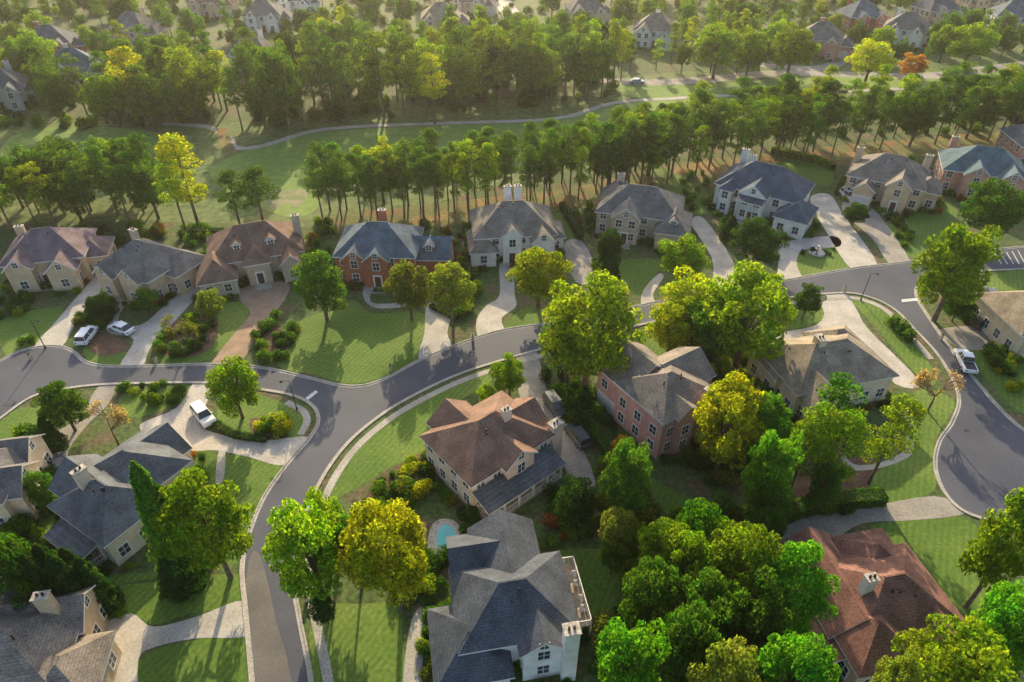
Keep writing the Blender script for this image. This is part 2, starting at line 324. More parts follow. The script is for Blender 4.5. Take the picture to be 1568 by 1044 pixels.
sheet('fairway',[(0,232),(40,200),(130,193),(250,205),(300,230),(200,238),(120,245),(40,250)],.010,FAIR,4)
sheet('fairway',[(960,120),(1060,130),(1250,118),(1568,105),(1568,125),(1250,140),(1040,150),(950,145)],.008,FAIR,4)
sheet('sand_patch',[(405,305),(425,288),(440,292),(470,290),(468,305),(455,318),(440,312),(420,322)],.016,SAND,4)
sheet('pine_straw_bed',[(500,333),(700,308),(900,283),(1000,256),(1200,232),(1568,200),(1640,230),(1400,240),(1250,260),(1060,290),(900,315),(700,345),(520,345)],.007,STRAW,3)
sheet('pine_straw_bed',[(1225,720),(1335,700),(1340,770),(1230,785)],.007,MULCH,4)
for b in ([(125,510),(185,515),(195,535),(150,545)],[(240,500),(325,480),(330,520),(300,545),(240,540)],[(575,740),(655,690),(665,740),(600,790),(560,775)],[(390,520),(420,490),(440,540),(400,550)],[(385,640),(430,655),(440,672),(390,668)]): sheet('mulch_bed',b,.016,MULCH,4)
def cartpath(px,w,name='cart_path',mat=PATH,z=.02):
    p=catmull([G(*q) for q in px],False,5); strip(name,p,-w/2,w/2,z,mat)
cartpath([(250,190),(320,195),(350,212),(360,226),(400,224),(500,198),(680,189),(850,182),(940,158),(1030,151),(1150,145),(1400,135),(1640,118)],2.2)
cartpath([(340,196),(345,218),(352,232)],3,mat=STRAW,z=.022)
cartpath([(900,118),(960,126),(1060,124),(1200,112),(1400,117),(1500,108),(1640,88)],6,'road',CONCD,.018)
cartpath([(740,-60),(768,0),(785,25),(800,60)],8,'road',CONC,.018)
cartpath([(1080,90),(1250,105),(1310,80),(1400,60),(1640,70)],5,'road',CONCD,.014)
def quad(name,px,z,mat): mk(name,[(*G(*p),z) for p in px],[[0,1,2,3]],mat)
quad('stop_line',[(468,610),(483,598),(487,601),(472,613)],.044,LINE)
quad('stop_line',[(1380,459),(1405,457),(1406,461),(1381,463)],.044,LINE)
for i in range(5): quad('parking_line',[(1522+i*9,388-i),(1523.2+i*9,388-i),(1534.6+i*9,405),(1533+i*9,405)],.036,LINE)
# ---------------------------------------------------------------- houses
rects=[]; shr_list=[]; farc=[]
def house(name,O,Xd,wings,wall,roof,garage=(),doors=(),chim=(),porch=(),wall2=None,deck=None,ov=.45,chm=None,shr=.85,ps=.88,hs=.94):
    ox,oy=G(*O); xx,xy=G(*Xd); rot=math.atan2(xy-oy,xx-ox)
    P=empty(name,(ox,oy,0),rot); b=B(); Wm=WL[wall]; Rm=RF[roof]
    W=[]
    for w in wings:
        w=list(w)+[0]*(8-len(w)); w[6]*=ps; w[4]*=hs; W.append(w)
    def inside(x,y,z,skip):
        for i,w in enumerate(W):
            if i!=skip and w[0]-.05<x<w[2]+.05 and w[1]-.05<y<w[3]+.05 and z<w[4]+.2 and z>=w[7]-.3: return True
        return False
    def onside(mat,w,side,s0,s1,z0,z1,o0,o1):
        if side=='f': b.box(mat,w[0]+s0,w[1]-o1,z0,w[0]+s1,w[1]-o0,z1)
        elif side=='b': b.box(mat,w[0]+s0,w[3]+o0,z0,w[0]+s1,w[3]+o1,z1)
        elif side=='l': b.box(mat,w[0]-o1,w[1]+s0,z0,w[0]-o0,w[1]+s1,z1)
        else: b.box(mat,w[2]+o0,w[1]+s0,z0,w[2]+o1,w[1]+s1,z1)
    def window(w,side,s,z,ww=1.1,hh=1.55):
        onside(GLASS,w,side,s-ww/2,s+ww/2,z,z+hh,-.02,.02)
        for a,c,d,e in((s-ww/2-.11,s-ww/2,z-.1,z+hh+.12),(s+ww/2,s+ww/2+.11,z-.1,z+hh+.12),(s-ww/2,s+ww/2,z-.1,z),(s-ww/2,s+ww/2,z+hh,z+hh+.12)): onside(WHITE,w,side,a,c,d,e,-.02,.07)
        onside(WHITE,w,side,s-.03,s+.03,z,z+hh,0,.04); onside(WHITE,w,side,s-ww/2,s-.03,z+hh*.5-.03,z+hh*.5+.03,0,.04); onside(WHITE,w,side,s+.03,s+ww/2,z+hh*.5-.03,z+hh*.5+.03,0,.04)
    for i,w in enumerate(W):
        x0,y0,x1,y1,h,ty,pt,z0=w[:8]; wm=WL[wall2] if (wall2 and i>0 and z0==0) else Wm
        t=.2; o_=ov if not z0 else .22; ze=h+t-o_*pt; zb=z0 if z0 else -.3
        X0,X1,Y0,Y1=x0-o_,x1+o_,y0-o_,y1+o_
        if ty=='hip':
            for q in(((x0,y0),(x1,y0)),((x1,y0),(x1,y1)),((x1,y1),(x0,y1)),((x0,y1),(x0,y0))): b.face(wm,[(*q[0],zb),(*q[1],zb),(*q[1],h),(*q[0],h)])
            w_,d_=X1-X0,Y1-Y0; m=min(w_,d_)/2; rz=ze+m*pt
            A=(X0,Y0,ze);Bq=(X1,Y0,ze);C=(X1,Y1,ze);D=(X0,Y1,ze)
            if w_>=d_:
                r1=(X0+m,(Y0+Y1)/2,rz); r2=(X1-m+.01,(Y0+Y1)/2,rz)
                for q in([A,Bq,r2,r1],[C,D,r1,r2],[A,r1,D],[Bq,C,r2]): b.face(Rm,q)
            else:
                r1=((X0+X1)/2,Y0+m,rz); r2=((X0+X1)/2,Y1-m,rz)
                for q in([A,r1,r2,D],[Bq,C,r2,r1],[A,Bq,r1],[C,D,r2]): b.face(Rm,q)
            e=[A,Bq,C,D]
            for k in range(4):
                p,q=e[k],e[(k+1)%4]; b.face(WHITE,[p,q,(q[0],q[1],ze-t),(p[0],p[1],ze-t)])
            b.face(WHITE,[(p[0],p[1],ze-t) for p in e])
            b.box(Rm,min(r1[0],r2[0])-.1,min(r1[1],r2[1])-.1,rz-.1,max(r1[0],r2[0])+.1,max(r1[1],r2[1])+.1,rz+.05)
        else:
            sw=(ty=='gy')
            T=(lambda a,c,z:(c,a,z)) if sw else (lambda a,c,z:(a,c,z))
            a0,a1,c0,c1=(y0,y1,x0,x1) if sw else (x0,x1,y0,y1)
            cm=(c0+c1)/2; apex=h+(c1-c0)/2*pt; A0,A1,C0,C1=a0-o_*.6,a1+o_*.6,c0-o_,c1+o_; rz=ze+(C1-C0)/2*pt
            for a in(a0,a1): b.face(wm,[T(a,c0,zb),T(a,c1,zb),T(a,c1,h),T(a,cm,apex),T(a,c0,h)])
            for c in(c0,c1): b.face(wm,[T(a0,c,zb),T(a1,c,zb),T(a1,c,h),T(a0,c,h)])
            b.face(Rm,[T(A0,C0,ze),T(A1,C0,ze),T(A1,cm,rz),T(A0,cm,rz)]); b.face(Rm,[T(A0,C1,ze),T(A1,C1,ze),T(A1,cm,rz),T(A0,cm,rz)])
            b.face(WHITE,[T(A0,C0,ze-t),T(A1,C0,ze-t),T(A1,cm,rz-t),T(A0,cm,rz-t)]); b.face(WHITE,[T(A0,C1,ze-t),T(A1,C1,ze-t),T(A1,cm,rz-t),T(A0,cm,rz-t)])
            for a in(A0,A1):
                b.face(WHITE,[T(a,C0,ze),T(a,cm,rz),T(a,cm,rz-t),T(a,C0,ze-t)]); b.face(WHITE,[T(a,C1,ze),T(a,cm,rz),T(a,cm,rz-t),T(a,C1,ze-t)])
            for c in(C0,C1): b.face(WHITE,[T(A0,c,ze),T(A1,c,ze),T(A1,c,ze-t),T(A0,c,ze-t)])
            if z0==0 and (c1-c0)>3.5:
                for sd,a in((('f' if sw else 'l'),a0),(('b' if sw else 'r'),a1)):
                    px,py=T(a+(-.3 if sd in 'fl' else .3),cm,0)[:2]
                    if not inside(px,py,h+.3,i) and h>4: window(w,sd,(c1-c0)/2,h+.25,.8,1.0)
        for side in ('f' if z0 else 'fblr'):
            ln=(x1-x0) if side in 'fb' else (y1-y0)
            n=max(1,int(ln/2.5)); fl=0
            z=z0+.2 if z0 else .9
            while z+1.5<h or (z0 and fl==0):
                for k in range(n):
                    s=ln*(k+.5)/n
                    px,py={'f':(x0+s,y0-.3),'b':(x0+s,y1+.3),'l':(x0-.3,y0+s),'r':(x1+.3,y0+s)}[side]
                    if inside(px,py,z+.5,i): continue
                    if any(g[0]==i and g[1]==side and abs(g[2]-s)<(g[3]/2+.8) and fl==0 for g in garage): continue
                    if any(g[0]==i and g[1]==side and abs(g[2]-s)<1.2 and fl==0 for g in doors): continue
                    window(w,side,s,z,*((.9,1.0) if z0 else (1.15,1.5)))
                z+=2.7; fl+=1
                if z0: break
            if z0==0:
                s=.5
                while s<ln:
                    px,py={'f':(x0+s,y0-1.2),'b':(x0+s,y1+1.2),'l':(x0-1.2,y0+s),'r':(x1+1.2,y0+s)}[side]
                    s+=random.uniform(.8,1.4)
                    if random.random()>shr or inside(px,py,.5,-1): continue
                    if any(g[0]==i and g[1]==side and abs(g[2]-s)<(g[3]/2+1.2) for g in garage): continue
                    if any(pp[0]-1<px<pp[2]+1 and pp[1]-1<py<pp[3]+1 for pp in porch): continue
                    wx=ox+px*math.cos(rot)-py*math.sin(rot); wy=oy+px*math.sin(rot)+py*math.cos(rot)
                    if any(inpoly(wx,wy,d) for d in drives) or inpoly(wx,wy,roadpoly): continue
                    shr_list.append((wx,wy,random.uniform(.5,1.05)))
        if z0==0:
            rects.append([(ox+px*math.cos(rot)-py*math.sin(rot),oy+px*math.sin(rot)+py*math.cos(rot)) for px,py in((x0-.3,y0-.3),(x1+.3,y0-.3),(x1+.3,y1+.3),(x0-.3,y1+.3))])
    for g in garage:
        w=W[g[0]]; s=g[2]; gw=g[3]; onside(GAR,w,g[1],s-gw/2,s+gw/2,0,2.25,-.02,.03)
        for a,c,d,e in((s-gw/2-.18,s-gw/2,0,2.45),(s+gw/2,s+gw/2+.18,0,2.45),(s-gw/2,s+gw/2,2.25,2.45)): onside(WHITE,w,g[1],a,c,d,e,-.02,.09)
        for k in range(1,4): onside(DARK,w,g[1],s-gw/2,s+gw/2,.56*k-.015,.56*k+.015,.03,.036)
    for g in doors:
        w=W[g[0]]; s=g[2]; onside(DOORM,w,g[1],s-.55,s+.55,.15,2.3,-.02,.04)
        for a,c,d,e in((s-.8,s-.55,.15,2.6),(s+.55,s+.8,.15,2.6),(s-.55,s+.55,2.3,2.6)): onside(WHITE,w,g[1],a,c,d,e,-.02,.12)
        onside(STONE,w,g[1],s-1.4,s+1.4,-.1,.14,.0,1.5); onside(STONE,w,g[1],s-1.6,s+1.6,-.1,.07,1.5,2.0)
    for c in chim:
        x,y,z=c[:3]; z-=1.6; cm=WL[chm] if chm else Wm; sx,sy=(c[3],c[4]) if len(c)>3 else (1.4,.8)
        b.box(cm,x-sx/2,y-sy/2,-.2,x+sx/2,y+sy/2,z); b.box(STONE,x-sx/2-.1,y-sy/2-.1,z,x+sx/2+.1,y+sy/2+.1,z+.12)
        b.cyl(DARK,x-.25,y,z+.12,z+.45,.14,.12,8); b.cyl(DARK,x+.25,y,z+.12,z+.45,.14,.12,8)
    for (px0,py0,px1,py1,zl,zh,side) in porch:
        b.box(STONE,px0,py0,-.1,px1,py1,.25)
        Z={'b':(zl,zl,zh,zh),'f':(zh,zh,zl,zl),'l':(zh,zl,zl,zh),'r':(zl,zh,zh,zl)}[side]
        c=[(px0-.3,py0-.3),(px1+.3,py0-.3),(px1+.3,py1),(px0-.3,py1)]
        pm_=RF['slate'] if roof=='brown' else Rm
        b.face(pm_,[(c[k][0],c[k][1],Z[k]) for k in range(4)]); b.face(WHITE,[(c[k][0],c[k][1],Z[k]-.2) for k in range(4)])
        for k in range(4):
            l=(k+1)%4; b.face(WHITE,[(*c[k],Z[k]),(*c[l],Z[l]),(*c[l],Z[l]-.2),(*c[k],Z[k]-.2)])
        n=max(2,int((px1-px0)/2.2)+1)
        for k in range(n):
            x=px0+.15+(px1-px0-.3)*k/(n-1); yy=py0+.15; 
            b.box(WHITE,x-.12,yy-.12,.25,x+.12,yy+.12,zl-.1)
            if k<n-1:
                xn=px0+.15+(px1-px0-.3)*(k+1)/(n-1); b.box(WHITE,x+.12,yy-.04,1.1,xn-.12,yy+.04,1.18); b.box(WHITE,x+.12,yy-.03,.35,xn-.12,yy+.03,.42)
                m=6
                for q in range(1,m): xq=x+(xn-x)*q/m; b.box(WHITE,xq-.025,yy-.025,.42,xq+.025,yy+.025,1.1)
    if deck:
        x0,y0,x1,y1,z=deck; b.box(WOODD,x0,y0,z-.2,x1,y1,z)
        for (a0,c0,a1,c1) in((x0,y0,x1,y0),(x1,y0,x1,y1),(x0,y1,x1,y1)):
            n=max(2,int(math.hypot(a1-a0,c1-c0)/1.5))
            for k in range(n+1):
                x=a0+(a1-a0)*k/n; y=c0+(c1-c0)*k/n; b.box(WHITE,x-.06,y-.06,-.1,x+.06,y+.06,z+1.05)
            b.box(WHITE,min(a0,a1)-.04,min(c0,c1)-.04,z+.95,max(a0,a1)+.04,max(c0,c1)+.04,z+1.03)
            for k in range(n*6):
                x=a0+(a1-a0)*k/(n*6); y=c0+(c1-c0)*k/(n*6); b.box(WHITE,x-.02,y-.02,z,x+.02,y+.02,z+.95)
        for (tx,ty) in (((x0+x1)/2,y0+2.2),((x0+x1)/2,y1-2.4)):
            if x1-x0<1.9 or y1-y0<4: continue
            b.cyl(DARK,tx,ty,z+.7,z+.75,.5,.5,12); b.cyl(DARK,tx,ty,z,z+.7,.06,.06,6)
            for a in range(4):
                cx=tx+math.cos(a*1.57+.7)*.8; cy=ty+math.sin(a*1.57+.7)*.8
                b.box(WHITE,cx-.2,cy-.2,z+.4,cx+.2,cy+.2,z+.46); b.box(WHITE,cx-.2,cy+.16,z+.46,cx+.2,cy+.22,z+.95)
                for q in((-.18,-.18),(.14,-.18),(-.18,.14),(.14,.14)): b.box(WHITE,cx+q[0],cy+q[1],z,cx+q[0]+.04,cy+q[1]+.04,z+.4)
    w=W[0]
    for k in range(3):
        x=w[0]+(w[2]-w[0])*random.uniform(.3,.7); y=w[1]+(w[3]-w[1])*random.uniform(.3,.45)
        zr=w[4]+min(y-w[1],w[3]-y)*w[6]; b.cyl(DARK,x,y,zr-.1,zr+.55,.09,.09,6)
    b.build(P,{Rm.name:'roof',Wm.name:'walls','white_trim':'trim','window_glass':'windows','door_wood':'front_door','garage_door':'garage_doors','deck_wood':'deck'})
    return P
# -- front row facing the street
house('suburban_house',(18,448),(118,435),[(0,1,13,11,5.4,'hip',.8),(1,-1,5,6,5.2,'gy',1),(7.5,-2,12,5,4.4,'gy',1),(11,3,16,9.5,4,'hip',.8)],'tan','purple',doors=[(0,'f',6,1)],chim=[(2,9,9.8)])
house('suburban_house',(165,443),(243,469),[(0,0,12,10,5.4,'hip',.8),(1,-1.5,5,5,5.0,'gy',1),(6.5,-1.2,11,4,5.4,'gy',1),(9,4,14,11,4.6,'hip',.8)],'tan','gray',doors=[(0,'f',5.7,1)],chim=[(1,8,9.8)],chm='stone')
house('suburban_house',(312,455),(455,430),[(2,3,18,13.5,4.8,'hip',.85),(0,-1,6,8,3.6,'hip',.9),(8,1,12,6,4.8,'hip',1),(14,0,17.5,6,4,'gy',1),(12.2,4.4,13.7,8,7.1,'gy',.8,5.4),(6.4,4.4,7.8,8,7.1,'gy',.8,5.4)],'stone','brown',garage=[(1,'r',2.5,4.2)],doors=[(2,'f',2,1)],chim=[(18,9,10)],chm='stone')
house('brick_house',(520,432),(640,434),[(0,0,14,10.5,6,'hip',.8),(1.5,-1,5.5,5,5.8,'gy',.95),(5.5,-1.6,9.5,5,6,'gy',.9),(13,2,20,9,4.3,'gx',.8),(15.5,3,17.1,6,6.2,'gy',.8,4.9)],'brick','blue',garage=[],doors=[(2,'f',2,1)],chim=[(7,10,11)])
house('suburban_house',(722,406),(863,398),[(1,1,16,12,5.6,'hip',.85),(0,-1,4.6,7,3.6,'hip',.95),(6,-.3,9.5,5,6.2,'gy',1),(11.5,-1,15.5,6,5,'gy',1),(15,3,18,9,3.6,'hip',.8)],'white','taupe',doors=[(2,'f',1.7,1)],chim=[(8,11,12),(10,11,12)],wall2='white')
house('suburban_house',(910,362),(1048,380),[(0,1,16,11.5,5.6,'hip',.8),(3.5,-1.5,8.5,6,6,'gy',.9),(12,-2,18,7,4.2,'hip',.9),(0,6,6,12,5.4,'gy',.9),(14.2,-.8,15.8,3,5.9,'gy',.8,4.6)],'stone','gray',doors=[(1,'f',2.5,1)],chim=[(3,11,10.5)],garage=[(2,'r',4,4.2)])
house('suburban_house',(1085,322),(1210,356),[(0,2,17,13,6.0,'hip',.82),(6,-.5,11,6,6.4,'gy',.85),(14,-2,20,6,4,'hip',.8),(1.5,0,4,5,6,'hip',.9)],'white','navy',doors=[(1,'f',2.5,1)],chim=[(2,12,11.5),(4,11,11)],porch=[(6,-2.5,11,-.5,5.2,5.6,'b')])
house('suburban_house',(1287,304),(1408,330),[(0,1,15,12,5.6,'hip',.8),(8,-1.5,12.5,6,6,'gy',1),(2,-2,6,6,4,'gy',.9),(13,3,18,9,4.5,'hip',.8)],'tan','taupe',garage=[(2,'f',2,3)],doors=[(1,'f',2.3,1)],chim=[(.5,8,10.5),(14,11,10.5)])
house('brick_house',(1433,296),(1548,313),[(0,1,16,12,5.8,'hip',.8),(4,-1,8.5,6,6,'gy',.95),(10.5,-1.5,15,6,6,'gy',.95)],'rose','teal',doors=[(0,'f',9.3,1)],chim=[(2,12,10.5)])
house('brick_house',(1550,258),(1640,262),[(0,0,14,11,6,'hip',.85),(2,-1.5,7,6,5.8,'gy',.95)],'rose','slate')
# -- inner block
house('suburban_house',(745,806),(880,715),[(0,2.6,12.6,12.6,5.8,'hip',.72),(4.6,1.5,8.8,7,6.0,'gy',.85),(8.8,4,13.6,10.5,5.4,'gx',.85),(2,10,7.6,14.2,5.8,'gy',.85)],'pinkcream','brown',chim=[(13.6,2.9,8.0,1.6,1.2),(8.4,6.4,11.0,1.1,.8)],porch=[(.2,-.4,12,2.58,2.9,3.9,'b')],garage=[(2,'r',4.5,3.6)],shr=.6)
house('brick_house',(1005,704),(1090,658),[(0,0,9.5,9,7.6,'hip',.62),(0.4,7,8.4,13.5,7,'gy',.8),(6,3.5,12.4,10,7.2,'gx',.75),(2,-.8,5,4,7.8,'gy',.8)],'pinkbrick','taupe',chim=[(7.2,-.5,11,1.4,.9)],deck=(5.5,-3,9.5,-.02,2.8),garage=[(1,'l',3.6,4.6)])
house('suburban_house',(1215,648),(1362,618),[(0,1,15.5,11.5,5.2,'hip',.7),(1,-1.2,6,6,4.8,'gy',.85),(9,7,16,13,4.8,'hip',.8),(-.6,5,6,12,4.6,'hip',.8)],'cream','tan',chim=[(6,6.5,10.6,1.1,1.6)],doors=[(0,'f',8,1)],garage=[(2,'r',4,4.6)])
house('suburban_house',(676,1056),(898,1016),[(2.4,1,13.6,9.6,5.4,'hip',.8),(-.2,-1.2,6.6,6.4,3.5,'hip',.8),(5,7,11.5,14.5,5.2,'gy',.8),(2.4,8.2,8,13.8,5.0,'gx',.85),(8,-.6,12,5,5.6,'gy',.85)],'white','char',garage=[(1,'f',3.7,5)],chim=[(12.4,-.9,10.4,1.4,1.1)],deck=(13.62,2.5,15.6,10,2.6),shr=.4)
house('suburban_house',(182,868),(243,818),[(0,0,8,10,4.8,'hip',.78),(4,2,12.4,11,5.2,'hip',.78),(8.5,5,14.5,11.5,3.9,'gx',.8),(1.5,7,7,12.5,5.0,'gy',.9)],'cream','slate',garage=[(2,'f',3,4.4)],chim=[(3.2,7,10.6)],porch=[(-2.4,2,-.02,8.5,2.7,3.4,'r')],shr=.9)
house('suburban_house',(-140,835),(0,815),[(0,0,12,9,5.6,'hip',.8),(7,1,13.6,6,5.2,'gx',.9),(6,6,12.6,11,5.,'gx',.9)],'cream','gray',chim=[(6,6,10.6)])
house('suburban_house',(-100,1130),(100,1095),[(0,0,12,9.5,5.0,'hip',.75),(9,-1.2,15,5.5,3.8,'hip',.8),(5,6,12.6,11,4.8,'gx',.85),(2,7,7.6,12.5,4.8,'gy',.85)],'tan','taupe',chim=[(10,7.5,10.2)])
house('suburban_house',(1298,1062),(1478,1024),[(1,2,12.6,11.5,4.8,'hip',.75),(-.5,4,5.5,14.5,4.2,'gy',.8),(0,0,6.5,6.5,4.4,'hip',.8),(5.5,8,11.5,14,4.4,'hip',.8),(8,-.6,12,4,4.6,'gy',.85)],'tan','red',chim=[(3.8,6.5,10.2,1.1,.8)],porch=[(-3.2,2,-.5,9,2.9,3.6,'r')],chm='white')
house('suburban_house',(1545,548),(1640,543),[(0,0,14,11,5.0,'hip',.75),(1,-1,6,5,4.8,'gy',.9)],'cream','tan',garage=[(1,'f',2.5,4)])
# -- houses beyond the golf course
def far(u,v,rot,wall,roof,s=1.0):
    x,y=G(u,v); a=R(rot)
    tx,ty=x+8*math.cos(a),y+8*math.sin(a); dd=depth(ty,0); uu=CX+F*tx/dd; vv=CY-F*(ty*sP-HC*cP)/dd
    r=random.uniform; farc.append((x+8,y+5))
    W=[(0,1,14*s,11.5,5.8,'hip',.95),(r(.5,2),-1.5,r(5,6),6,5.6,'gy',1.05),(9*s,-1.6,13.2*s,6,r(4,5.6),'gy',1.05),(12.6*s,3,17.5*s,10,4.2,'hip',.9)]
    house('suburban_house',(u,v),(uu,vv),W,wall,roof,doors=[(0,'f',7.3,1)],garage=[(3,'f',2.5,3)],chim=[(r(2,10),11.3,12)],shr=.4,hs=1)
for q in [(45,98,15,'brick','slate'),(170,70,-10,'tan','gray'),(88,142,35,'grey','blue'),(350,112,-5,'white','gray'),(462,104,-15,'tan','gray'),(375,50,5,'white','gray'),(425,26,10,'white','slate'),
  (648,55,5,'peach','tan'),(690,26,-10,'cream','taupe'),(875,42,10,'cream','gray'),(968,72,-15,'white','taupe'),(1215,85,-25,'rose','gray'),(1300,52,10,'brick','blue'),(1345,68,-30,'white','gray'),(1420,42,15,'tan','slate'),(1520,50,-10,'white','blue'),(-40,175,20,'grey','slate'),(290,28,0,'tan','brown'),(1480,22,0,'tan','gray')]: far(*q)
# ---------------------------------------------------------------- individual trees
TT=[(490,388,492,98,'oak','GR'),(625,393,490,78,'oak','OL'),(690,400,497,80,'oak','OL'),(825,375,470,98,'oak','Y'),(903,425,600,168,'oak','YG'),(870,470,590,90,'oak','GR'),
(1047,355,440,80,'oak','YG'),(1148,400,565,150,'oak','YG'),(1062,418,520,110,'oak','Y'),(1030,460,545,95,'oak','Y'),(1095,455,555,110,'oak','GR'),(1160,338,408,90,'oak','DK'),(1468,335,492,125,'oak','YG'),(1525,275,368,95,'oak','GR'),
(355,548,640,82,'oak','YG'),(95,590,660,78,'oak','GR'),(245,708,880,80,'con','GR'),(318,728,885,132,'oak','YG'),(475,762,935,128,'oak','YG'),(600,772,935,160,'oak','Y'),(500,755,880,90,'oak','YG'),
(780,545,608,58,'oak','YG'),(745,588,625,34,'oak','YG'),(1118,572,725,118,'oak','Y'),(1170,600,720,80,'oak','GR'),(965,668,800,95,'oak','GR'),(955,665,740,50,'oak','OR'),(1182,650,800,95,'oak','BG'),
(1275,580,720,100,'pine','BG'),(1365,605,740,85,'pine','YG'),(1235,620,750,90,'pine','YG'),(1290,625,760,80,'pine','YG'),(1075,765,880,95,'oak','BG'),(1130,800,940,130,'oak','YG'),(1015,800,900,95,'oak','YG'),(1000,860,985,110,'oak','GR'),
(1215,840,985,115,'oak','BG'),(1085,880,1010,120,'oak','GR'),(1160,885,1020,110,'oak','GR'),(965,945,1100,125,'oak','BG'),(1110,985,1150,120,'oak','OL'),(1205,965,1120,125,'oak','BG'),(945,775,860,70,'oak','OL'),(1050,930,1080,110,'oak','GR'),(940,820,880,50,'oak','GR'),
(1550,740,930,115,'oak','YG'),(1545,890,1050,120,'oak','BG'),(1465,968,1130,170,'oak','YG'),(1360,985,1130,60,'oak','OL'),(15,815,950,95,'oak','GR'),(85,835,930,70,'con','DK'),(120,840,925,60,'con','DK'),(50,840,930,60,'con','DK'),(105,850,945,60,'con','DK'),(140,855,930,50,'con','DK'),(68,850,950,60,'con','DK'),
(932,345,425,46,'oak','DK'),(935,378,435,36,'con','DK'),(1238,432,490,46,'oak','DK'),(1440,558,630,72,'bare','PK'),(163,612,680,70,'bare','BR'),(1310,310,345,40,'oak','DK'),(320,440,495,45,'oak','OL'),(270,480,545,62,'bare','OL'),
(150,450,490,45,'oak','DK'),(225,440,480,40,'oak','GR'),(880,735,800,75,'oak','DK'),(1470,445,492,50,'oak','DK'),(72,640,685,34,'con','DK'),(1120,330,365,30,'con','DK'),(1045,525,560,50,'oak','GR'),(265,845,900,55,'con','DK'),(495,905,955,50,'oak','DK'),
(1175,740,830,70,'oak','GR'),(1265,700,790,50,'oak','GR'),(400,345,360,20,'con','DK'),(800,330,350,20,'con','DK'),(60,720,780,50,'oak','GR'),(540,790,900,70,'oak','GR'),(1055,810,930,90,'oak','YG')]
TT+=[(280,198,350,85,'pine','Y'),(262,225,352,60,'pine','PY'),(392,255,342,70,'pine','PN'),(355,262,345,60,'pine','PN'),(1335,60,130,75,'oak','Y'),(1400,80,125,45,'oak','OR'),(1490,30,105,80,'oak','YG'),(1150,40,125,55,'oak','YG'),(1215,35,120,80,'oak','YG'),(1100,30,120,80,'oak','YG'),(662,80,190,55,'pine','Y'),(625,75,180,60,'pine','PY'),(200,70,190,70,'pine','Y'),(335,75,170,60,'pine','Y'),(280,70,180,60,'pine','PY'),(430,60,200,80,'oak','GR'),(820,60,150,70,'oak','YG'),(220,100,200,60,'pine','PN'),(150,115,190,50,'oak','YG'),(580,45,180,75,'pine','YG'),(760,55,160,80,'pine','PY'),(900,50,150,80,'oak','GR')]
for t in TT: tree(*t)
# ---------------------------------------------------------------- woods
def woods(name,px,n,hr,cols,dmin=4.,pinef=.7,avoid=True):
    poly=[G(*p) for p in px]; xs=[p[0] for p in poly]; ys=[p[1] for p in poly]; pts=[]; par=empty(name)
    t=0
    while len(pts)<n and t<n*30:
        t+=1; x=random.uniform(min(xs),max(xs)); y=random.uniform(min(ys),max(ys))
        if not inpoly(x,y,poly) or any(inpoly(x,y,r) for r in rects) or any((x-a)**2+(y-b)**2<dmin*dmin for a,b in pts): continue
        if avoid:
            bad=False
            for a,b in farc:
                dy=b-y; ax=a*y/b
                if -8<dy<25 and abs(x-ax)<11.5: bad=True;break
            if bad: continue
            if y>G(0,75)[1] and -16<x<13: continue
        pts.append((x,y)); h=random.uniform(*hr); c=random.choice(cols)
        if random.random()<pinef: put(random.choice(PINE),'pine',x,y,h/20*random.uniform(1.0,1.25),h/20,c,par)
        else: put(random.choice(OAK),'oak',x,y,h*.8/12*random.uniform(.85,1.1),h*.92/12,c,par)
PC=['PN','PN','GR','YG','PN','PY','PN']
woods('pine_tree_belt',[(485,340),(498,312),(700,292),(880,270),(990,245),(1000,278),(880,310),(700,332)],84,(11.5,16),PC,3.1,.97)
woods('pine_tree_belt',[(900,270),(1050,230),(1200,200),(1250,205),(1240,245),(1100,265),(1000,288),(910,305)],68,(12,17),PC,3.8,.92)
woods('pine_tree_belt',[(1180,208),(1400,190),(1640,172),(1640,215),(1440,222),(1250,240),(1200,240)],70,(13,18),PC+['GR','DK'],4.4,.75)
woods('woodland',[(370,205),(370,165),(500,130),(700,112),(950,105),(960,135),(900,160),(700,175),(560,185),(480,190)],108,(15,22),PC+['YG','DK'],5.6,.72,False)
woods('woodland',[(-100,230),(-100,140),(60,125),(250,130),(340,140),(340,185),(230,205),(120,190),(0,205)],84,(12,19),PC+['YG','GR'],5.6,.6)
woods('woodland',[(-150,365),(-150,300),(0,300),(240,295),(250,335),(160,348),(0,358)],62,(12,17),PC+['GR'],4.4,.7)
woods('woodland',[(960,115),(960,60),(1300,60),(1250,110),(1050,115)],26,(10,15),PC+['YG','YG'],8,.4)
woods('woodland',[(1250,108),(1300,60),(1700,50),(1700,80),(1400,105)],24,(9,14),PC+['YG'],8,.35)
woods('distant_woods',[(-500,140),(-500,-30),(2100,-30),(2100,70),(1500,60),(900,85),(400,110)],400,(9,15),PC+['GR','YG','DK'],7.5,.4)
woods('distant_woods',[(-900,-30),(-1800,-170),(3300,-170),(2500,-30)],200,(14,22),PC,18,.4)
